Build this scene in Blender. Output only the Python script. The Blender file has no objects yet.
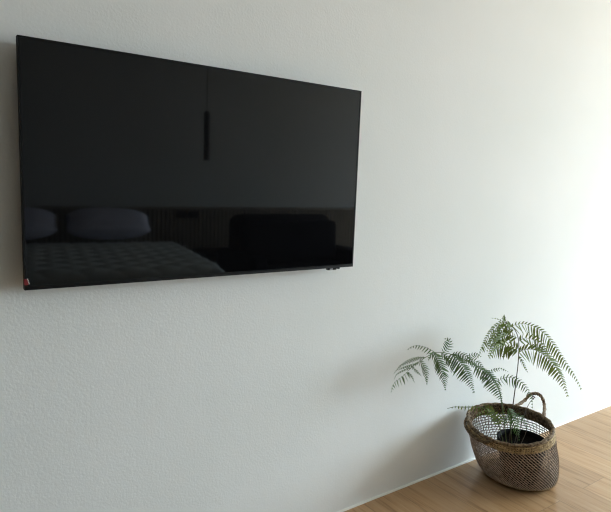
import bpy, bmesh, math, random
from mathutils import Vector, Matrix, noise
random.seed(7)
C = bpy.context.scene.collection
SC = bpy.context.scene

# ---------------------------------------------------------------- camera
F, YAW, PIT, ROL = 555.42, 0.61579, -0.13311, 0.03816
CAM = Vector((-0.22549, -1.64257, 1.35020))
def cam_axes():
    ca, sa = math.cos(YAW), math.sin(YAW)
    f = Vector((sa*math.cos(PIT), ca*math.cos(PIT), math.sin(PIT)))
    r = Vector((ca, -sa, 0)); u = r.cross(f)
    return (r*math.cos(ROL)+u*math.sin(ROL), -r*math.sin(ROL)+u*math.cos(ROL), f)
RX, UX, FX = cam_axes()
cd = bpy.data.cameras.new('camera'); cam = bpy.data.objects.new('camera', cd); C.objects.link(cam)
cam.matrix_world = Matrix(((RX.x, UX.x, -FX.x, CAM.x), (RX.y, UX.y, -FX.y, CAM.y), (RX.z, UX.z, -FX.z, CAM.z), (0, 0, 0, 1)))
cd.sensor_width = 36; cd.lens = F/611*36; cd.clip_start = 0.05
SC.camera = cam
def at(px, py, Y):
    d = FX*F + RX*(px-305.5) - UX*(py-256)
    return CAM + d*((Y-CAM.y)/d.y)

# ---------------------------------------------------------------- sky and daylight
SC.view_settings.view_transform = 'Standard'; SC.view_settings.look = 'None'
SC.view_settings.gamma = 1; SC.view_settings.use_curve_mapping = False
SC.view_settings.exposure = 0.0
SC.cycles.filter_width = 1.15
W = bpy.data.worlds.new('world'); SC.world = W; W.use_nodes = True
nt = W.node_tree; nt.nodes.clear()
tc = nt.nodes.new('ShaderNodeTexCoord'); sx = nt.nodes.new('ShaderNodeSeparateXYZ')
cr = nt.nodes.new('ShaderNodeValToRGB'); bg = nt.nodes.new('ShaderNodeBackground'); wo = nt.nodes.new('ShaderNodeOutputWorld')
nt.links.new(tc.outputs['Generated'], sx.inputs[0]); nt.links.new(sx.outputs['Z'], cr.inputs[0])
nt.links.new(cr.outputs[0], bg.inputs[0]); nt.links.new(bg.outputs[0], wo.inputs[0])
cr.color_ramp.elements[0].position = 0.0; cr.color_ramp.elements[0].color = (0.52, 0.54, 0.53, 1)
cr.color_ramp.elements[1].position = 0.06; cr.color_ramp.elements[1].color = (0.75, 0.93, 1.05, 1)
bg.inputs[1].default_value = 32
WY0, WY1, WZ0, WZ1 = -0.45, -4.35, 0.55, 2.68      # the window opening in the right-hand wall
XR, XL, YB, ZC = 7.6, -0.85, -4.5, 2.75
pl = bpy.data.lights.new('window_daylight', 'AREA'); pl.shape = 'RECTANGLE'; pl.size = WZ1-WZ0; pl.size_y = WY0-WY1
pl.cycles.is_portal = True
po = bpy.data.objects.new('window_daylight', pl); C.objects.link(po)
po.location = (XR+0.16, (WY0+WY1)/2, (WZ0+WZ1)/2); po.rotation_euler = (0, math.radians(90), 0)

# ---------------------------------------------------------------- materials
def mat(name, col, rough=0.6, spec=0.5, metal=0, coat=0):
    m = bpy.data.materials.new(name); m.use_nodes = True
    b = m.node_tree.nodes['Principled BSDF']
    b.inputs['Base Color'].default_value = (*col, 1); b.inputs['Roughness'].default_value = rough
    b.inputs['Specular IOR Level'].default_value = spec; b.inputs['Metallic'].default_value = metal
    b.inputs['Coat Weight'].default_value = coat
    return m
def N(m, t, **k):
    n = m.node_tree.nodes.new(t)
    for a, v in k.items():
        if a in n.inputs: n.inputs[a].default_value = v
        else: setattr(n, a, v)
    return n
def L(m, a, b): m.node_tree.links.new(a, b)
def BS(m): return m.node_tree.nodes['Principled BSDF']
def noise_col(m, c1, c2, scale=20, detail=4, stretch=(1, 1, 1), lo=.35, hi=.65):
    t = N(m, 'ShaderNodeTexCoord'); mp = N(m, 'ShaderNodeMapping'); mp.inputs['Scale'].default_value = stretch
    n = N(m, 'ShaderNodeTexNoise'); n.inputs['Scale'].default_value = scale; n.inputs['Detail'].default_value = detail
    r = N(m, 'ShaderNodeValToRGB'); r.color_ramp.elements[0].position = lo; r.color_ramp.elements[1].position = hi
    r.color_ramp.elements[0].color = (*c1, 1); r.color_ramp.elements[1].color = (*c2, 1)
    L(m, t.outputs['Object'], mp.inputs[0]); L(m, mp.outputs[0], n.inputs['Vector']); L(m, n.outputs[0], r.inputs[0])
    L(m, r.outputs[0], BS(m).inputs['Base Color'])
    return n, r, mp
def bump(m, src, strength, dist):
    b = N(m, 'ShaderNodeBump'); b.inputs['Strength'].default_value = strength; b.inputs['Distance'].default_value = dist
    L(m, src, b.inputs['Height']); L(m, b.outputs[0], BS(m).inputs['Normal']); return b

M = {}
m = M['plaster'] = mat('painted_plaster', (.80, .81, .79), .9, .12)
n, r, mp = noise_col(m, (.79, .805, .785), (.83, .835, .82), 1.3, 3)
n2 = N(m, 'ShaderNodeTexNoise'); n2.inputs['Scale'].default_value = 130; n2.inputs['Detail'].default_value = 3
n3 = N(m, 'ShaderNodeTexNoise'); n3.inputs['Scale'].default_value = 14; n3.inputs['Detail'].default_value = 2
L(m, mp.outputs[0], n2.inputs['Vector']); L(m, mp.outputs[0], n3.inputs['Vector'])
mx = N(m, 'ShaderNodeMath', operation='MULTIPLY_ADD'); mx.inputs[1].default_value = 1.3
L(m, n3.outputs[0], mx.inputs[0]); L(m, n2.outputs[0], mx.inputs[2])
bump(m, mx.outputs[0], .30, .0018)
M['ceiling'] = mat('ceiling_paint', (.82, .82, .80), .8)
M['caulk'] = mat('white_caulk', (.85, .84, .80), .5)

m = M['floor'] = mat('oak_planks', (.4, .3, .2), .31, .5)
t = N(m, 'ShaderNodeTexCoord')
mp = N(m, 'ShaderNodeMapping'); mp.inputs['Rotation'].default_value = (0, 0, math.pi/2); mp.inputs['Location'].default_value = (.31, .045, 0)
br = N(m, 'ShaderNodeTexBrick'); br.offset = .37; br.inputs['Scale'].default_value = 1
br.inputs['Brick Width'].default_value = 1.2; br.inputs['Row Height'].default_value = .19
br.inputs['Mortar Size'].default_value = .0012; br.inputs['Mortar Smooth'].default_value = .3; br.inputs['Bias'].default_value = 0
br.inputs['Color1'].default_value = (.0, .0, .0, 1); br.inputs['Color2'].default_value = (1, 1, 1, 1); br.inputs['Mortar'].default_value = (.5, .5, .5, 1)
L(m, t.outputs['Object'], mp.inputs[0]); L(m, mp.outputs[0], br.inputs['Vector'])
# grain stretched along the plank, shifted from plank to plank
ad = N(m, 'ShaderNodeVectorMath', operation='MULTIPLY_ADD'); ad.inputs[1].default_value = (7, 3, 5)
L(m, br.outputs['Color'], ad.inputs[0]); L(m, t.outputs['Object'], ad.inputs[2])
mg = N(m, 'ShaderNodeMapping'); mg.inputs['Scale'].default_value = (42, 2.6, 1); L(m, ad.outputs[0], mg.inputs[0])
g1 = N(m, 'ShaderNodeTexNoise'); g1.inputs['Scale'].default_value = 1.0; g1.inputs['Detail'].default_value = 8; g1.inputs['Roughness'].default_value = .62
g1.inputs['Distortion'].default_value = .7; L(m, mg.outputs[0], g1.inputs['Vector'])
r1 = N(m, 'ShaderNodeValToRGB'); e = r1.color_ramp.elements
e[0].position = .30; e[0].color = (.24, .128, .052, 1); e[1].position = .68; e[1].color = (.49, .325, .185, 1)
k = e.new(.46); k.color = (.43, .258, .126, 1)
L(m, g1.outputs[0], r1.inputs[0])
hs = N(m, 'ShaderNodeMix', data_type='RGBA', blend_type='MULTIPLY'); hs.inputs['Factor'].default_value = 1
r2 = N(m, 'ShaderNodeValToRGB'); r2.color_ramp.elements[0].color = (.88, .87, .86, 1); r2.color_ramp.elements[1].color = (1.06, 1.05, 1.04, 1)
L(m, br.outputs['Color'], r2.inputs[0]); L(m, r1.outputs[0], hs.inputs[6]); L(m, r2.outputs[0], hs.inputs[7])
jm = N(m, 'ShaderNodeMix', data_type='RGBA'); jm.inputs[7].default_value = (.22, .14, .075, 1)
L(m, br.outputs['Fac'], jm.inputs[0]); L(m, hs.outputs[2], jm.inputs[6]); L(m, jm.outputs[2], BS(m).inputs['Base Color'])
bump(m, g1.outputs[0], .12, .002)

M['screen'] = mat('tv_glass', (.003, .003, .0035), .035, .5); BS(M['screen']).inputs['IOR'].default_value = 1.42
M['tv_frame'] = mat('tv_frame_black', (.003, .003, .0035), .55, .2)
M['tv_back'] = mat('tv_back_plastic', (.012, .012, .013), .55)
M['tv_strip'] = mat('tv_gloss_strip', (.008, .008, .009), .25, .4)
M['chrome'] = mat('satin_metal', (.45, .45, .47), .3, .5, .9)
M['red'] = mat('red_sticker', (.20, .010, .014), .6)
M['paper'] = mat('sticker_white', (.62, .60, .58), .5)
M['steel'] = mat('bracket_steel', (.05, .05, .05), .5, .5, .6)

m = M['rope'] = mat('dry_rope', (.2, .13, .08), .8, .3)
n, r, mp = noise_col(m, (.085, .055, .032), (.30, .215, .13), 90, 3, lo=.36, hi=.66)
w = N(m, 'ShaderNodeTexWave'); w.inputs['Scale'].default_value = 60; w.inputs['Distortion'].default_value = 3; w.bands_direction = 'DIAGONAL'
L(m, mp.outputs[0], w.inputs['Vector']); bump(m, w.outputs[0], .8, .003)
m = M['twine'] = mat('woven_twine', (.2, .15, .11), .8, .3)
noise_col(m, (.07, .05, .036), (.22, .165, .125), 70, 3, lo=.3, hi=.7)
m = M['lash'] = mat('pale_lashing', (.4, .3, .25), .8, .3)
noise_col(m, (.30, .23, .18), (.66, .53, .44), 60, 3, lo=.3, hi=.7)
m = M['band'] = mat('banana_leaf_band', (.3, .2, .1), .75, .3)
noise_col(m, (.20, .13, .065), (.62, .47, .26), 75, 4, lo=.32, hi=.64)
m = M['band_dark'] = mat('banana_leaf_backing', (.06, .04, .025), .85, .2)
m = M['pot'] = mat('black_nursery_pot', (.003, .003, .003), .7, .12)
m = M['soil'] = mat('potting_soil', (.02, .014, .01), .95, .05)
n, r, mp = noise_col(m, (.002, .002, .0015), (.010, .007, .005), 120, 4); bump(m, n.outputs[0], 1, .01)
m = M['stem'] = mat('fern_stem', (.085, .06, .04), .55)
m = M['stem_green'] = mat('fern_stem_green', (.10, .14, .05), .55)
def leafmat(name, c1, c2, tr):
    m = mat(name, c1, .6, .2)
    n, r, mp = noise_col(m, c1, c2, 55, 2)
    tl = N(m, 'ShaderNodeBsdfTranslucent'); tl.inputs[0].default_value = (*tr, 1)
    ms = N(m, 'ShaderNodeMixShader'); ms.inputs[0].default_value = .22
    out = m.node_tree.nodes['Material Output']
    L(m, BS(m).outputs[0], ms.inputs[1]); L(m, tl.outputs[0], ms.inputs[2]); L(m, ms.outputs[0], out.inputs[0])
    return m
M['leaf_a'] = leafmat('fern_leaf_olive', (.065, .10, .022), (.16, .21, .06), (.26, .32, .07))
M['leaf_b'] = leafmat('fern_leaf_cool', (.055, .105, .036), (.12, .19, .085), (.14, .23, .07))

m = M['slat'] = mat('dark_walnut_slats', (.03, .02, .014), .6, .3)
noise_col(m, (.17, .15, .115), (.26, .225, .175), 6, 4, (10, 10, 1))
M['bounce_absorber'] = mat('bounce_absorbing_dark', (.05, .035, .022), .5, .3)  # invented dark finish for the unseen left wall, soaks up bounce light
M['grey_wall'] = mat('grey_wall_paint', (.42, .44, .44), .85, .2)
M['groove'] = mat('slat_backing', (.006, .005, .004), .8, .2)
m = M['quilt'] = mat('quilted_cotton', (.70, .77, .77), .9, .2)
m = M['pillow'] = mat('pillow_cotton', (.62, .64, .80), .9, .2)
M['bedbase'] = mat('bed_base_fabric', (.05, .05, .055), .9, .2)
m = M['sofa'] = mat('charcoal_sofa_fabric', (.010, .010, .014), .95, .15)
M['darkwood'] = mat('dark_stained_wood', (.018, .014, .012), .6, .25)
M['black'] = mat('matt_black_metal', (.008, .008, .009), .6, .3)
M['winframe'] = mat('window_aluminium', (.25, .26, .27), .4, .5, .3)
m = M['glass'] = bpy.data.materials.new('window_glass'); m.use_nodes = True; g = m.node_tree; g.nodes.clear()
gt = g.nodes.new('ShaderNodeBsdfTransparent'); gg = g.nodes.new('ShaderNodeBsdfGlossy'); gg.inputs['Roughness'].default_value = .02
gm = g.nodes.new('ShaderNodeMixShader'); gm.inputs[0].default_value = .06; go = g.nodes.new('ShaderNodeOutputMaterial')
g.links.new(gt.outputs[0], gm.inputs[1]); g.links.new(gg.outputs[0], gm.inputs[2]); g.links.new(gm.outputs[0], go.inputs[0])

# ---------------------------------------------------------------- helpers
def bx(bm, x0, x1, y0, y1, z0, z1, bev=0, seg=2):
    r = bmesh.ops.create_cube(bm, size=1)
    for v in r['verts']:
        v.co = Vector(((x0+x1)/2+v.co.x*(x1-x0), (y0+y1)/2+v.co.y*(y1-y0), (z0+z1)/2+v.co.z*(z1-z0)))
    if bev:
        es = list({e for v in r['verts'] for e in v.link_edges})
        bmesh.ops.bevel(bm, geom=es, offset=bev, segments=seg, affect='EDGES', profile=.5)
def tube(bm, pts, rad, n=8, closed=False, caps=True):
    pts = [Vector(p) for p in pts]; k = len(pts); rings = []
    rr = rad if isinstance(rad, (list, tuple)) else [rad]*k
    prev = None
    for i, p in enumerate(pts):
        if closed: t = pts[(i+1) % k]-pts[i-1]
        else: t = pts[min(i+1, k-1)]-pts[max(i-1, 0)]
        if t.length < 1e-9: t = Vector((0, 0, 1))
        t.normalize()
        if prev is None:
            a = Vector((0, 0, 1)) if abs(t.z) < .9 else Vector((1, 0, 0))
            u = t.cross(a).normalized()
        else:
            u = (prev-t*prev.dot(t))
            u = u.normalized() if u.length > 1e-6 else t.orthogonal().normalized()
        prev = u; v = t.cross(u)
        rings.append([bm.verts.new(p+(u*math.cos(2*math.pi*j/n)+v*math.sin(2*math.pi*j/n))*rr[i]) for j in range(n)])
    for i in range(k if closed else k-1):
        A, B = rings[i], rings[(i+1) % k]
        for j in range(n): bm.faces.new((A[j], A[(j+1) % n], B[(j+1) % n], B[j]))
    if caps and not closed and n > 2:
        bm.faces.new(rings[0][::-1]); bm.faces.new(rings[-1])
def lathe(bm, prof, cx, cy, n=40, cap0=False, cap1=False):
    rings = [[bm.verts.new((cx+r*math.cos(2*math.pi*j/n), cy+r*math.sin(2*math.pi*j/n), z)) for j in range(n)] for r, z in prof]
    for A, B in zip(rings, rings[1:]):
        for j in range(n): bm.faces.new((A[j], A[(j+1) % n], B[(j+1) % n], B[j]))
    if cap0: bm.faces.new(rings[0][::-1])
    if cap1: bm.faces.new(rings[-1])
def obj(name, bm, m, parent=None, smooth=False):
    me = bpy.data.meshes.new(name); bmesh.ops.recalc_face_normals(bm, faces=bm.faces[:]); bm.to_mesh(me); bm.free()
    me.materials.append(m)
    if smooth:
        for p in me.polygons: p.use_smooth = True
    o = bpy.data.objects.new(name, me); C.objects.link(o)
    if parent:
        o.parent = parent; d = Vector((0, 0, 0)); q = parent
        while q: d += q.location; q = q.parent
        for v in me.vertices: v.co -= d
    return o
def thing(name, label, cat, loc, group=None):
    o = bpy.data.objects.new(name, None); C.objects.link(o); o.location = loc; o.empty_display_size = .1
    o['label'] = label; o['category'] = cat
    if group: o['group'] = group
    return o
def struct(name, bm, m, parent=None):
    o = obj(name, bm, m, parent)
    if not parent: o['kind'] = 'structure'
    return o
def spline(P, n=8):
    P = [Vector(p) for p in P]; out = []
    for i in range(len(P)-1):
        a = P[i-1] if i else P[0]*2-P[1]; b, c = P[i], P[i+1]; d = P[i+2] if i+2 < len(P) else P[-1]*2-P[-2]
        for j in range(n):
            t = j/n
            out.append(.5*((2*b)+(c-a)*t+(2*a-5*b+4*c-d)*t*t+(3*b-a-3*c+d)*t**3))
    out.append(P[-1]); return out

# ---------------------------------------------------------------- setting
bm = bmesh.new(); bx(bm, XL-.15, XR+.15, YB-.15, .15, -.1, 0); struct('floor', bm, M['floor'])
bm = bmesh.new(); bx(bm, XL-.15, XR+.15, YB-.15, .15, ZC, ZC+.1); struct('ceiling', bm, M['ceiling'])
bm = bmesh.new(); bx(bm, XL-.15, XR+.15, 0, .15, 0, ZC); struct('wall_front', bm, M['plaster'])
bm = bmesh.new(); bx(bm, XL-.15, XR+.15, YB-.15, YB, 0, ZC); struct('wall_back', bm, M['grey_wall'])
bm = bmesh.new(); bx(bm, XL-.15, XL, YB, 0, 0, ZC); struct('wall_left', bm, M['bounce_absorber'])  # out of view; made dark and set close to dim the left side
bm = bmesh.new()
bx(bm, XR, XR+.15, WY0, 0, 0, ZC); bx(bm, XR, XR+.15, YB, WY1, 0, ZC)
bx(bm, XR, XR+.15, WY1, WY0, 0, WZ0); bx(bm, XR, XR+.15, WY1, WY0, WZ1, ZC); struct('wall_right', bm, M['plaster'])
bm = bmesh.new()
for y in (WY0-.025, (2*WY0+WY1)/3, (WY0+2*WY1)/3, WY1+.025): bx(bm, XR+.05, XR+.1, y-.025, y+.025, WZ0, WZ1)
for z in (WZ0+.025, WZ1-.025): bx(bm, XR+.052, XR+.098, WY1, WY0, z-.025, z+.025)
wf = struct('window_1', bm, M['winframe'])
bm = bmesh.new(); f = [bm.verts.new(p) for p in ((XR+.075, WY0-.02, WZ0+.02), (XR+.075, WY1+.02, WZ0+.02), (XR+.075, WY1+.02, WZ1-.02), (XR+.075, WY0-.02, WZ1-.02))]
bm.faces.new(f); obj('pane', bm, M['glass'], wf)
# thin bead of caulk between wall and floor
bm = bmesh.new(); pts = [Vector((XL+i*(XR-XL)/120, -.002+.0008*noise.noise(Vector((i*.7, 0, 0))), .001)) for i in range(121)]
tube(bm, pts, [.0062+.001*noise.noise(Vector((i*.35, 3, 0))) for i in range(121)], 8); struct('trim_1', bm, M['caulk'])

# ---------------------------------------------------------------- television
TW, TH, TZ, TY = 1.11, .639, 1.0414, -.065
tv = thing('television', 'large black flat screen television mounted on the white wall', 'television', (TW/2, 0, TZ))
bm = bmesh.new(); b_ = .0045
for x0, x1, z0, z1 in ((0, TW, TZ+TH-b_, TZ+TH), (0, TW, TZ, TZ+.011), (0, b_, TZ+.011, TZ+TH-b_), (TW-b_, TW, TZ+.011, TZ+TH-b_)):
    bx(bm, x0, x1, TY, TY+.022, z0, z1)
obj('bezel', bm, M['tv_frame'], tv)
bm = bmesh.new(); bx(bm, b_, TW-b_, TY+.0015, TY+.019, TZ+.011, TZ+TH-b_); obj('screen', bm, M['screen'], tv)
bm = bmesh.new(); bx(bm, .012, TW-.012, TY-.0015, TY+.0005, TZ+.0085, TZ+.0105); obj('bottom_trim_strip', bm, M['tv_strip'], tv)
bm = bmesh.new(); bx(bm, .03, TW-.03, TY+.022, TY+.032, TZ+.03, TZ+TH-.03, .006)
bx(bm, .16, TW-.16, TY+.030, TY+.048, TZ+.05, TZ+.40, .008); obj('rear_housing', bm, M['tv_back'], tv)
bm = bmesh.new(); bx(bm, .35, .76, -.0205, -.0015, TZ+.16, TZ+.2); bx(bm, .35, .76, -.0205, -.0015, TZ+.30, TZ+.34)
bx(bm, .40, .43, -.018, -.004, TZ+.12, TZ+.38); bx(bm, .68, .71, -.018, -.004, TZ+.12, TZ+.38); obj('wall_bracket', bm, M['steel'], tv)
bm = bmesh.new(); bx(bm, .995, 1.035, TY+.002, TY+.016, TZ-.008, TZ+.001, .002)
se = obj('sensor_module', bm, M['tv_strip'], tv)
bm = bmesh.new(); bx(bm, 1.003, 1.016, TY+.0005, TY+.003, TZ-.0065, TZ-.002, .0005); obj('sensor_lens', bm, M['chrome'], se)
bm = bmesh.new(); bx(bm, 1.042, 1.05, TY+.002, TY+.014, TZ-.006, TZ+.001, .002); obj('power_button', bm, M['tv_frame'], tv)
bm = bmesh.new()
bx(bm, -.0008, .009, TY-.0008, TY, TZ+.014, TZ+.030); bx(bm, -.0008, 0, TY-.0008, TY+.012, TZ+.014, TZ+.030)
st = obj('sticker', bm, M['red'], tv); st['label'] = 'small red sticker wrapped round the corner of the frame'
bm = bmesh.new()
for i in range(4): bx(bm, .006+.0012*i, .0085+.0012*i, TY-.0012, TY-.0001, TZ+.028-.004*i, TZ+.031-.004*i)
obj('print', bm, M['paper'], st)

# ---------------------------------------------------------------- woven basket
bC, rC = Vector((2.066, -.226, .004)), Vector((1.955, -.222, .292))
vr, vv = Vector((.53, -.85, 0)).normalized(), Vector((.85, .53, 0)).normalized()
def rimpt(th, grow=0):
    a, b = .183+grow, .166+grow
    p = rC+vr*(a*math.cos(th))+vv*(b*math.sin(th))
    p.z += .025*math.sin(th)+.002*math.cos(th)+.004*math.cos(2*th)
    return p
def S(th, s, grow=0):
    a = .143+grow; b = .120+grow
    base = bC+vr*(a*math.cos(th))+vv*(b*math.sin(th))
    R_ = rimpt(th, grow)
    e_ = s
    p = base.lerp(R_, e_)
    bul = .024*math.sin(math.pi*min(1, s**.62))*(1 if s < 1 else 0)
    d = (vr*math.cos(th)+vv*math.sin(th))
    p += d*bul
    p += d*.0025*noise.noise(Vector((math.cos(th)*3, math.sin(th)*3, s*5)))
    p.z = base.z+(R_.z-base.z)*(s**1.08)
    return p
bk = thing('woven_basket', 'oval openwork rattan basket with two rope handles standing on the wooden floor', 'basket', (bC.x, bC.y, 0))
TAU = 2*math.pi
bm = bmesh.new()                                   # the open lattice
for i in range(18):
    s = .08+.765*i/17
    tube(bm, [S(TAU*j/80, s+.004*math.sin(j*1.3+i), .0012*(1 if (i+j) % 2 else -1)) for j in range(80)], .0022, 4, True)
for j in range(64):
    th = TAU*j/64
    tube(bm, [S(th+.02*math.sin(k*1.1+j), .03+.85*k/14) for k in range(15)], .0014, 4)
lat = obj('open_weave', bm, M['twine'], bk)
bm = bmesh.new()                                   # slanted lashing over the side towards the room
for j in range(60):
    th0 = TAU*(.32+.78*j/59)
    tube(bm, [S(th0+.95*(k/14-.5), .86-.80*k/14, .005) for k in range(15)], .0017, 4)
obj('slanted_lashing', bm, M['lash'], bk)
def band(name, s0, s1, nst, rad, slant, g, m_, back=True):
    bm = bmesh.new()
    if back:
        n = 96
        for gr, fl in ((0, 1), (-.003, -1)):
            rows = [[bm.verts.new(S(TAU*j/n, s0+(s1-s0)*k/3, gr)) for j in range(n)] for k in range(4)]
            for A, B in zip(rows, rows[1:]):
                for j in range(n): bm.faces.new((A[j], A[(j+1) % n], B[(j+1) % n], B[j]))
    o = obj(name, bm, M['band_dark'], bk, True)
    bm = bmesh.new()
    for gr in (g, -g-.003):
        for j in range(nst):
            th = TAU*j/nst
            tube(bm, [S(th+slant*(k/5-.5), s0+(s1-s0)*k/5, gr) for k in range(6)], rad*random.uniform(.75, 1.15), 5)
        for q in (.2, .5, .8):
            tube(bm, [S(TAU*j/90, s0+(s1-s0)*q, gr*(1.7 if gr > 0 else 1)+.0015*math.sin(j*math.pi/1.5)) for j in range(90)], rad*.7, 4, True)
        obj('wrapped_leaf_strips', bm, m_ if gr > 0 else M['rope'], o); bm = bmesh.new()
    bm.free()
band('upper_band', .855, .985, 100, .0046, .06, .002, M['band'])
band('lower_band', .0, .085, 130, .0026, .1, .001, M['band'])
bm = bmesh.new(); tube(bm, [rimpt(TAU*j/120, .002*math.sin(j*.9)) for j in range(120)], [.0083+.0009*math.sin(j*1.7) for j in range(120)], 10, True)
obj('rim', bm, M['rope'], bk, True)
bm = bmesh.new()                                   # base: coiled rings
for k in range(14):
    q = (k+.6)/14
    tube(bm, [bC+vr*(.143*q*math.cos(TAU*j/60))+vv*(.123*q*math.sin(TAU*j/60))+Vector((0, 0, .002)) for j in range(60)], .0055, 5, True)
obj('base', bm, M['twine'], bk)
def twisted(bm, path, r0):
    P = spline(path, 10); tube(bm, P, r0*.72, 8)
    for ph in range(2):
        q = []
        for i, p in enumerate(P):
            t = (P[min(i+1, len(P)-1)]-P[max(i-1, 0)]).normalized(); u = t.orthogonal().normalized()
            # stable frame
            u = (Vector((0, 0, 1))-t*t.z); u = u.normalized() if u.length > .15 else (vr-t*t.dot(vr)).normalized()
            v = t.cross(u); a = i*.75+ph*math.pi
            q.append(p+(u*math.cos(a)+v*math.sin(a))*r0*.42)
        tube(bm, q, r0*.62, 6)
bm = bmesh.new()
A0, A1 = rimpt(math.radians(90)), rimpt(math.radians(38))
twisted(bm, [A0+Vector((0, 0, -.015)), at(524, 401, -.095), at(529, 395.5, -.107), at(536, 393.5, -.123), at(541.5, 397, -.138), at(544.5, 406, -.15), A1+Vector((0, 0, -.01))], .009)
obj('handle', bm, M['rope'], bk, True)
bm = bmesh.new()
hp = [rimpt(math.radians(186), .004)+Vector((0, 0, -.008))]
for a_, dz in ((194, -.019), (206, -.024), (219, -.026), (232, -.024), (243, -.019)):
    hp.append(rimpt(math.radians(a_), .011)+Vector((0, 0, dz)))
hp.append(rimpt(math.radians(251), .004)+Vector((0, 0, 0)))
twisted(bm, hp, .0075)
h2 = obj('handle', bm, M['rope'], bk, True); h2['label'] = 'rope handle folded down against the basket side'

# ---------------------------------------------------------------- potted fern
PX, PY = 2.035, -.245
fern = thing('potted_fern', 'green potted fern with arching feathery fronds standing inside the woven basket', 'plant', (PX, PY, .012))
bm = bmesh.new()
lathe(bm, [(.0, .014), (.078, .014), (.08, .018), (.104, .185), (.111, .187), (.112, .205), (.108, .207), (.104, .205), (.101, .187), (.098, .17)], PX, PY, 44)
obj('pot', bm, M['pot'], fern, True)
bm = bmesh.new(); n = 40
c0 = bm.verts.new((PX, PY, .186)); prev = None
for rr in (.03, .06, .085, .101):
    ring = [bm.verts.new((PX+rr*math.cos(TAU*j/n), PY+rr*math.sin(TAU*j/n), .183+.006*noise.noise(Vector((rr*60, j*.6, 0))))) for j in range(n)]
    for j in range(n):
        if prev: bm.faces.new((prev[j], prev[(j+1) % n], ring[(j+1) % n], ring[j]))
        else: bm.faces.new((c0, ring[j], ring[(j+1) % n]))
    prev = ring
obj('soil', bm, M['soil'], fern, True)

def leaflet(bm, p, d, nrm, w):
    """a slim pointed blade from p along d, folded along its midrib, the tip drooping"""
    side = d.cross(nrm).normalized(); up = side.cross(d).normalized(); Ld = d.length; dn = d.normalized()
    rows = []
    for t, ww in ((0, .45), (.22, 1), (.5, .88), (.78, .52)):
        c = p+dn*Ld*t-Vector((0, 0, 1))*Ld*.10*t*t
        rows.append((bm.verts.new(c+side*w*ww*.5-up*w*.14*ww), bm.verts.new(c), bm.verts.new(c-side*w*ww*.5-up*w*.14*ww)))
    tip = bm.verts.new(p+d-Vector((0, 0, 1))*Ld*.12)
    for a, b in zip(rows, rows[1:]):
        bm.faces.new((a[0], a[1], b[1], b[0])); bm.faces.new((a[1], a[2], b[2], b[1]))
    a = rows[-1]; bm.faces.new((a[0], a[1], tip)); bm.faces.new((a[1], a[2], tip))

def pinna(frond, pts, dirA, lenA, dirB=None, lenB=0, m='leaf_a', sp=2.0, wf=.26, depth=(.25, -.25), taper=1.0, base=.75):
    """pts: (px,py,Y) along the midrib. dirA/dirB: leaflet directions in the picture (degrees from the midrib's heading, + = clockwise)."""
    P2 = spline([Vector(p) for p in pts], 6)
    P3 = [at(p.x, p.y, p.z) for p in P2]
    cum = [0]
    for a, b in zip(P2, P2[1:]): cum.append(cum[-1]+(b-a).xy.length)
    tot = cum[-1]; nn = max(4, int(tot/(sp*(1.42 if m == 'leaf_a' else 1.35))))
    bm = bmesh.new()
    k = len(P3); tube(bm, P3, [.0011*(1-.7*i/(k-1)) for i in range(k)], 4)
    nrm = -FX
    for i in range(nn+1):
        t = (i+.4)/(nn+1); s = t*tot
        j = max(0, min(len(cum)-2, next((q-1 for q, c in enumerate(cum) if c > s), len(cum)-2)))
        u = (s-cum[j])/max(1e-6, cum[j+1]-cum[j]); p2 = P2[j].lerp(P2[j+1], u); p3 = P3[j].lerp(P3[j+1], u)
        tg = (P2[j+1]-P2[j]).xy.normalized()
        prof = (base+(1-base)*min(1, t/.25))*(1-taper*max(0, (t-.3)/.7)**1.25)
        prof = max(prof, .14)
        for dr, ln, dk in ((dirA, lenA, depth[0]), (dirB, lenB, depth[1])):
            if dr is None or not ln: continue
            a = math.radians(dr+random.uniform(-5, 5)-(8*t if dr > 0 else -8*t)); l_ = ln*prof*random.uniform(.9, 1.08)
            d2 = Vector((tg.x*math.cos(a)-tg.y*math.sin(a), tg.x*math.sin(a)+tg.y*math.cos(a)))*l_
            e3 = at(p2.x+d2.x, p2.y+d2.y, p2.z+dk*l_*.0048)
            d3 = e3-p3
            wd_ = 1.3 if m == 'leaf_a' else 1
            leaflet(bm, p3, d3, (nrm+Vector((random.uniform(-.5, .5), random.uniform(-.3, .3), .55))).normalized(), wd_*min(.0074, max(.0042, d3.length*min(wf, .27)*.72)))
    return obj('pinna', bm, M[m], frond, True)
def stem(name, pts, r0, r1, m='stem'):
    P = spline([at(*p) for p in pts], 8); k = len(P); bm = bmesh.new()
    tube(bm, P, [r0+(r1-r0)*i/(k-1) for i in range(k)], 7); return obj(name, bm, M[m], fern, True)

# tall frond on the right
fa = stem('frond', [(509, 447, -.245), (511, 425, -.245), (513, 405, -.24), (516, 382, -.235), (518.5, 358, -.225), (518.5, 340, -.215), (515, 330, -.205), (510, 325, -.195), (505, 322, -.185)], .0028, .0014)
pinna(fa, [(511, 326.5, -.20), (518, 324, -.21), (528, 324.5, -.235), (540, 330, -.26), (551, 341, -.28), (560, 354, -.295), (568, 366, -.305), (575, 376, -.31), (582, 390, -.315)], 62, 14, -50, 5, 'leaf_a', 2.3)
pinna(fa, [(519, 341, -.215), (526, 338, -.24), (536, 341, -.265), (545, 349, -.28), (551, 358, -.29)], 60, 11, -60, 8, 'leaf_a', 2.4)
pinna(fa, [(518, 353, -.22), (525, 349.5, -.25), (535, 350, -.28), (545, 356, -.30), (554, 365, -.32), (561, 377, -.33), (565, 386, -.335), (568.5, 397, -.34)], 75, 15, -42, 11, 'leaf_a', 2.2)
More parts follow.
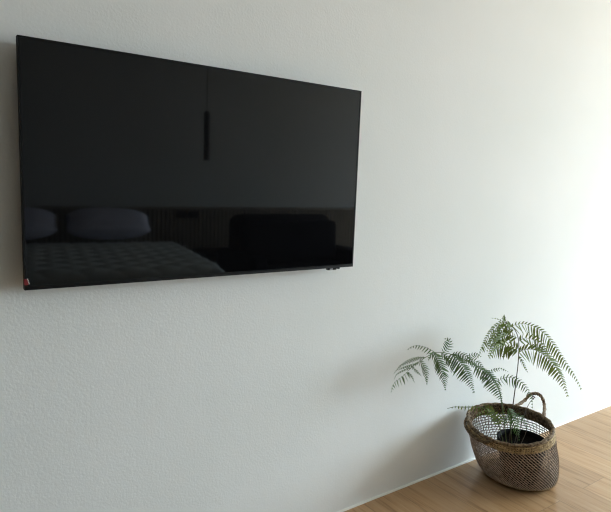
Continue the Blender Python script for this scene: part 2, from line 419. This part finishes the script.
pinna(fa, [(519, 356, -.222), (522, 361, -.23), (525, 367, -.235), (528, 373, -.24)], 40, 3.5, -40, 3.5, 'leaf_a', 2)
pinna(fa, [(510, 325, -.195), (503, 322.5, -.17), (496, 326, -.15), (489, 334, -.135), (484, 343, -.12), (480.5, 351, -.11), (477, 358, -.105)], -62, 13, 55, 4, 'leaf_a', 1.9)
pinna(fa, [(514, 330, -.20), (506, 329, -.19), (498, 333, -.18), (491, 342, -.17), (487, 352, -.165)], -55, 12, 55, 8, 'leaf_a', 2.1)
pinna(fa, [(517, 338, -.21), (509, 335, -.21), (500, 339, -.21), (493, 347, -.21), (488, 357, -.21)], -58, 12, 50, 8, 'leaf_a', 2.1)
pinna(fa, [(518, 349, -.22), (511, 345, -.23), (503, 346, -.24), (495, 351, -.25), (489, 359, -.255)], -66, 14, 55, 9, 'leaf_a', 2.1)
pinna(fa, [(518, 351, -.22), (513, 350, -.215), (507, 352, -.21), (501, 357, -.205)], -65, 9, 55, 6, 'leaf_a', 2.1)
pinna(fa, [(505, 322, -.185), (504, 318, -.18), (504.5, 314.5, -.175)], 35, 3.5, -35, 3.5, 'leaf_a', 1.6, .4)
pinna(fa, [(504, 323, -.183), (500, 320, -.18), (495, 318.5, -.175), (491, 318, -.17)], 30, 1.5, -30, 1.0, 'leaf_a', 2.2)
pinna(fa, [(512, 327, -.2), (509, 324, -.21), (507.5, 320.5, -.215)], 45, 3.5, -45, 3.5, 'leaf_a', 1.8)
# wide frond reaching left
fb = stem('frond', [(507, 447, -.24), (505, 428, -.24), (502.5, 410, -.235), (500, 393, -.225), (494, 379, -.215), (486, 371, -.205), (477, 366, -.195), (467, 361, -.185), (456, 356, -.17), (446, 353, -.158), (436, 352.5, -.147), (428, 356, -.14), (420, 361, -.132), (413, 366, -.125), (408, 371, -.12)], .0024, .0009, 'stem_green')
pinna(fb, [(497, 382, -.22), (505, 377.5, -.23), (514, 378.5, -.25), (523, 384, -.26), (529, 392, -.27), (532, 400, -.275), (532.5, 409, -.28)], 78, 8.5, -50, 5, 'leaf_b', 2.4)
pinna(fb, [(484, 370, -.205), (491, 377, -.22), (496, 386, -.23), (500, 395, -.24), (503, 404, -.245)], 88, 12, -48, 8, 'leaf_b', 1.9)
pinna(fb, [(476, 366, -.195), (483, 371, -.21), (490, 376, -.215), (495, 382, -.22)], 80, 10, -45, 7, 'leaf_b', 2.0)
pinna(fb, [(488, 372, -.205), (495, 369.5, -.20), (502, 369, -.195), (509, 372, -.19)], 55, 3.5, -45, 2.5, 'leaf_b', 2)
pinna(fb, [(450, 354, -.16), (458, 360, -.18), (465, 369, -.195), (470, 379, -.205), (474.5, 393, -.215)], 80, 14, -50, 9, 'leaf_b', 1.9)
pinna(fb, [(466, 361, -.185), (470, 356, -.175), (476, 354, -.165), (482, 357, -.155)], 60, 6, -50, 4, 'leaf_b', 2)
pinna(fb, [(468, 362, -.185), (474, 361, -.17), (480, 364, -.16), (485, 369, -.15)], 60, 8, -50, 5, 'leaf_b', 2)
pinna(fb, [(452, 354.5, -.165), (460, 354, -.18), (468, 358, -.195), (475, 365, -.205), (479, 373, -.21)], 70, 8, -50, 5, 'leaf_b', 2.0)
pinna(fb, [(434, 353, -.146), (438, 360, -.16), (441.5, 369, -.17), (444, 379, -.18), (445.5, 390.5, -.185)], 55, 9, -52, 10, 'leaf_b', 1.8)
pinna(fb, [(441, 353, -.152), (447, 357, -.15), (451, 364, -.145), (454, 373, -.14)], 50, 7, -48, 5, 'leaf_b', 2)
pinna(fb, [(436, 352, -.147), (430, 356, -.155), (428.5, 361, -.16)], -50, 4, 45, 4, 'leaf_b', 2)
pinna(fb, [(443, 353, -.155), (447.5, 348.5, -.145), (450, 343, -.135), (449, 339, -.128), (444, 338.5, -.12)], -70, 8, 55, 5.5, 'leaf_b', 1.8)
pinna(fb, [(437, 354, -.147), (431, 350, -.14), (424, 347, -.13), (417, 345.5, -.12), (411, 347, -.112), (407, 350, -.107)], -70, 6, 40, 1.5, 'leaf_b', 2.4, .3)
pinna(fb, [(425, 357.5, -.137), (416, 358, -.125), (407, 361.5, -.115), (400, 366, -.108), (394, 373.5, -.10)], -45, 4.5, 40, 3, 'leaf_b', 1.7, .35)
pinna(fb, [(419, 362, -.131), (412, 365, -.13), (404, 367, -.128), (397, 370.5, -.125)], -45, 4, 40, 2.5, 'leaf_b', 1.7, .35)
pinna(fb, [(420, 360.5, -.132), (424, 366, -.145), (426.5, 375, -.155), (427, 385, -.16)], 50, 6, -50, 5.5, 'leaf_b', 1.8, .32)
pinna(fb, [(412, 367, -.125), (416, 370.5, -.13), (421.5, 376, -.135)], 45, 3, -45, 2.5, 'leaf_b', 1.7, .35)
pinna(fb, [(411, 368, -.123), (404, 370, -.115), (397, 374, -.108), (394, 380, -.1)], -50, 2.2, 40, 1.5, 'leaf_b', 1.9, .35)
pinna(fb, [(408, 371.5, -.12), (402, 377, -.118), (396, 381.5, -.114), (392.5, 386, -.11), (391, 393, -.106)], -75, 7.5, 30, 1.5, 'leaf_b', 2.6, .28)
pinna(fb, [(408, 372, -.12), (412, 377, -.122), (414.5, 383, -.124)], 45, 2.4, -45, 2.2, 'leaf_b', 1.7, .4)
# low frond lying over the rim
fc = stem('frond', [(504, 445, -.25), (500, 430, -.245), (495, 416, -.235), (487, 409, -.22), (476, 407.5, -.2), (464, 407.5, -.185), (455, 407, -.175), (447, 408.5, -.165)], .0018, .0007, 'stem_green')
pinna(fc, [(484, 408, -.215), (474, 406.5, -.2), (464, 406.5, -.185), (455, 406.5, -.175), (447, 408.5, -.165)], -80, 5.5, 60, 1.2, 'leaf_a', 2.5, .38)
pinna(fc, [(494, 413, -.232), (489, 408, -.225), (483, 404.5, -.215)], -60, 5, 60, 5, 'leaf_a', 1.9, .3)
pinna(fc, [(497, 420, -.237), (492, 413, -.23), (486, 412, -.225), (479, 414, -.22), (475, 419, -.215)], -60, 6, 55, 5.5, 'leaf_a', 2.3, .3)
pinna(fc, [(499, 425, -.24), (496, 417, -.245), (492, 411, -.25), (488, 413, -.25)], -60, 7, 60, 7, 'leaf_a', 2.4, .3)
pinna(fc, [(498, 424, -.24), (503, 414, -.235), (503, 406, -.23)], -60, 5, 60, 5, 'leaf_a', 2, .3)
# young frond drooping inside the basket
fd = stem('frond', [(512, 446, -.25), (511, 430, -.255), (508, 416, -.265), (508, 409, -.275), (512, 411, -.285), (516, 420, -.295)], .0016, .0008, 'stem_green')
pinna(fd, [(508, 408, -.275), (511, 413, -.285), (514, 421, -.295), (517, 429, -.30), (519.5, 441, -.30)], 45, 9, -48, 8, 'leaf_b', 2.3, .3)
pinna(fd, [(509, 415, -.265), (506, 419, -.27), (504.5, 426, -.27)], 45, 5, -45, 5, 'leaf_b', 2.3, .3)
pinna(fd, [(513, 414, -.285), (519, 416, -.285), (525, 422, -.28), (528, 430, -.275)], 50, 6, -50, 5, 'leaf_b', 2.3, .3)
fe = stem('frond', [(516, 446, -.24), (521, 425, -.23), (527, 408, -.215), (531, 401, -.21), (534, 399, -.205)], .0018, .0012)
fe['label'] = 'bare brown stem with a curled tip'
bm = bmesh.new(); cc = at(533, 398, -.205)
tube(bm, [cc+(RX*math.cos(a*.55)+UX*math.sin(a*.55))*(.009-.0006*a) for a in range(13)], .0028, 6); obj('fiddlehead', bm, M['stem'], fe, True)
for pts in ([(520, 446, -.25), (526, 432, -.25), (527, 420, -.245), (525, 411, -.24)], [(514, 446, -.235), (517, 432, -.22), (519, 418, -.2), (520, 408, -.19)]):
    o = stem('stem', pts, .0017, .0009); 

# ---------------------------------------------------------------- the other side of the room (seen in the screen)
panel = None
bm = bmesh.new(); bx(bm, XL+.01, XR-.02, YB+.002, YB+.03, .0, 1.0)
pn = thing('slatted_panel', 'low dark slatted wood panel running along the wall behind the bed', 'wall panel', (1.5, YB, 0))
obj('backing', bm, M['groove'], pn)
bm = bmesh.new(); x = XL+.02
while x < XR-.05: bx(bm, x, x+.034, YB+.03, YB+.05, .0, .985); x += .05
bx(bm, XL+.01, XR-.02, YB+.002, YB+.07, .985, 1.01); obj('slats', bm, M['slat'], pn)
for i, x in enumerate((2.19, 2.33)):
    s = thing('socket_plate', ('black socket plate on the slatted panel, the one nearer the bed' if i == 0 else 'black socket plate on the slatted panel, the one nearer the pendant lamp'), 'socket', (x+.06, YB+.05, .9), 'socket plates above the bedside table')
    bm = bmesh.new(); bx(bm, x, x+.12, YB+.0515, YB+.06, .885, .965, .004); obj('plate', bm, M['black'], s)
    bm = bmesh.new(); bx(bm, x+.035, x+.085, YB+.06, YB+.063, .9, .95, .001); obj('outlet', bm, M['darkwood'], s)

# bed, turned a little from the wall
bh, bl, bw = .68, 1.95, 1.82
ang = math.radians(9.5); wd = Vector((math.cos(ang), math.sin(ang), 0)); ld = Vector((-math.sin(ang), math.cos(ang), 0))
HR = Vector((1.97, -4.1, 0)); bed0 = HR-wd*(bw/2)
def B(u, l, z): return bed0+wd*u+ld*l+Vector((0, 0, z))
bed = thing('bed', 'double bed with a pale quilted cover, reflected in the television screen', 'bed', (bed0+ld*(bl/2)))
def boxB(name, u0, u1, l0, l1, z0, z1, bev, m_, par):
    bm = bmesh.new(); bx(bm, u0, u1, l0, l1, z0, z1, bev, 4)
    for v in bm.verts: v.co = B(v.co.x, v.co.y, v.co.z)
    return obj(name, bm, m_, par, True)
boxB('base', -bw/2+.02, bw/2-.02, .02, bl-.02, .08, .34, .02, M['bedbase'], bed)
for u in (-bw/2+.12, bw/2-.12):
    for l in (.12, bl-.12): boxB('leg', u-.03, u+.03, l-.03, l+.03, 0, .085, .005, M['black'], bed)
boxB('mattress', -bw/2+.01, bw/2-.01, .01, bl-.01, .34, bh-.035, .06, M['pillow'], bed)
bm = bmesh.new(); nu, nl = 120, 130                # quilt with diamond stitching, hanging over the sides
ovh = .22
def qp(a, l):
    # a: arc position across the width
    hw = bw/2+.012; aa = abs(a); sg = 1 if a >= 0 else -1; rr = .07
    if aa < hw-rr: u, z, nu_ = aa, 0, (0, 1)
    elif aa < hw-rr+rr*math.pi/2:
        t = (aa-hw+rr)/rr; u = hw-rr+rr*math.sin(t); z = -rr+rr*math.cos(t); nu_ = (math.sin(t), math.cos(t))
    else: u = hw; z = -rr-(aa-hw+rr-rr*math.pi/2); nu_ = (1, 0)
    p = (a+l)/.25; q = (a-l)/.25
    h = .023*math.sqrt(abs(math.sin(math.pi*p)*math.sin(math.pi*q)))
    zl = 0; lend = bl-.07
    if l > lend: t = min(math.pi/2, (l-lend)/.07); zl = -.07+.07*math.cos(t)
    return B(sg*(u+nu_[0]*h), min(l, lend+.07*math.sin(min(math.pi/2, max(0, (l-lend)/.07)))), bh+z+zl+nu_[1]*h-(max(0, l-lend-.11)))
hwid = bw/2+.012-.07+.11+ovh
g = [[bm.verts.new(qp(-hwid+2*hwid*i/nu, .30+(bl-.30+.25)*j/nl)) for j in range(nl+1)] for i in range(nu+1)]
for i in range(nu):
    for j in range(nl): bm.faces.new((g[i][j], g[i+1][j], g[i+1][j+1], g[i][j+1]))
o = obj('quilt', bm, M['quilt'], bed, True); sm = o.modifiers.new('thickness', 'SOLIDIFY'); sm.thickness = .012; sm.offset = 0
def pillow(uc, wid, lab):
    bm = bmesh.new(); n = 26; hh = .205
    root = []
    for sgn in (1, -1):
        G = []
        for i in range(n+1):
            row = []
            for j in range(n+1):
                a, b = 2*i/n-1, 2*j/n-1
                k = max(0, (1-abs(a)**3.2)*(1-abs(b)**3.2))**.5
                pin = 1-.10*(1-abs(a)**2)*abs(b)**4; pin2 = 1-.07*(1-abs(b)**2)*abs(a)**4
                pin *= 1-.42*abs(a)**2.6; x_, y_, z_ = a*wid/2*pin2*(1-.05*abs(b)**3), b*hh*pin, sgn*.10*k+.006*noise.noise(Vector((a*3+uc, b*3, sgn)))*k
                # lean back against the panel
                t = math.radians(33)
                row.append(bm.verts.new(B(uc+x_, .24+y_*math.cos(t)*-1+z_*math.sin(t), bh+.198+y_*math.sin(t)+z_*math.cos(t))))
            G.append(row)
        for i in range(n):
            for j in range(n): bm.faces.new((G[i][j], G[i+1][j], G[i+1][j+1], G[i][j+1]))
    bmesh.ops.remove_doubles(bm, verts=bm.verts[:], dist=.0015)
    o = obj('pillow', bm, M['pillow'], None, True); o['label'] = lab; o['category'] = 'pillow'; o['group'] = 'pillows at the head of the bed'
pillow(.28, .80, 'plump grey-blue pillow on the bed, the one nearer the bedside table')
pillow(-.56, .80, 'plump grey-blue pillow on the bed, cut off by the screen edge')

nsd = thing('bedside_table', 'low dark wooden bedside table beside the bed, under the pendant lamp', 'table', (2.62, -4.18, 0))
bm = bmesh.new(); bx(bm, 2.34, 2.92, -4.4, -3.98, .5, .54, .005); obj('table_top', bm, M['darkwood'], nsd)
bm = bmesh.new(); bx(bm, 2.36, 2.90, -4.38, -4.0, .12, .5); obj('cabinet', bm, M['darkwood'], nsd)
for z in (.14, .33):
    bm = bmesh.new(); bx(bm, 2.375, 2.885, -4.0, -3.985, z, z+.16, .003); d = obj('drawer', bm, M['darkwood'], nsd)
    bm = bmesh.new(); bx(bm, 2.58, 2.68, -3.985, -3.965, z+.11, z+.122, .002); obj('handle', bm, M['black'], d)
for x in (2.39, 2.87):
    for y in (-4.35, -4.03): bm = bmesh.new(); bx(bm, x-.02, x+.02, y-.02, y+.02, 0, .12); obj('leg', bm, M['darkwood'], nsd)

pd = thing('pendant_lamp', 'slim black tube pendant lamp hanging on a thin cord beside the bed', 'lamp', (2.41, -4.15, ZC))
bm = bmesh.new(); lathe(bm, [(.0, ZC-.022), (.05, ZC-.022), (.05, ZC), (0, ZC)], 2.41, -4.15, 24); obj('ceiling_rose', bm, M['black'], pd)
bm = bmesh.new(); tube(bm, [(2.41, -4.15, ZC-.02), (2.41, -4.15, 2.06)], .004, 6); obj('cord', bm, M['black'], pd)
bm = bmesh.new(); lathe(bm, [(.0, 2.06), (.02, 2.06), (.032, 2.045), (.032, 1.54), (.027, 1.54), (.027, 1.57), (0, 1.57)], 2.41, -4.15, 24); obj('lamp_shade', bm, M['black'], pd)

so = thing('sofa', 'dark charcoal high-backed sofa, a black shape in the screen', 'sofa', (3.05, -3.45, 0))
def sb(name, x0, x1, y0, y1, z0, z1, bev, par=so, m_='sofa'):
    bm = bmesh.new(); bx(bm, x0, x1, y0, y1, z0, z1, bev, 4); return obj(name, bm, M[m_], par, True)
sb('backrest', 2.50, 3.80, -3.86, -3.60, .16, .98, .12)
sb('seat_base', 2.50, 3.80, -3.62, -3.02, .12, .30, .03)
sb('armrest', 2.38, 2.54, -3.84, -3.0, .12, .62, .05); sb('armrest', 3.76, 3.92, -3.84, -3.0, .12, .62, .05)
for x in (2.545,): sb('seat_cushion', x, x+1.21, -3.60, -2.99, .29, .46, .05)
for x in (2.545,): sb('back_cushion', x, x+1.21, -3.66, -3.48, .46, .92, .06)
for x in (2.45, 3.84):
    for y in (-3.76, -3.08): sb('leg', x-.025, x+.025, y-.025, y+.025, 0, .125, .004, so, 'black')
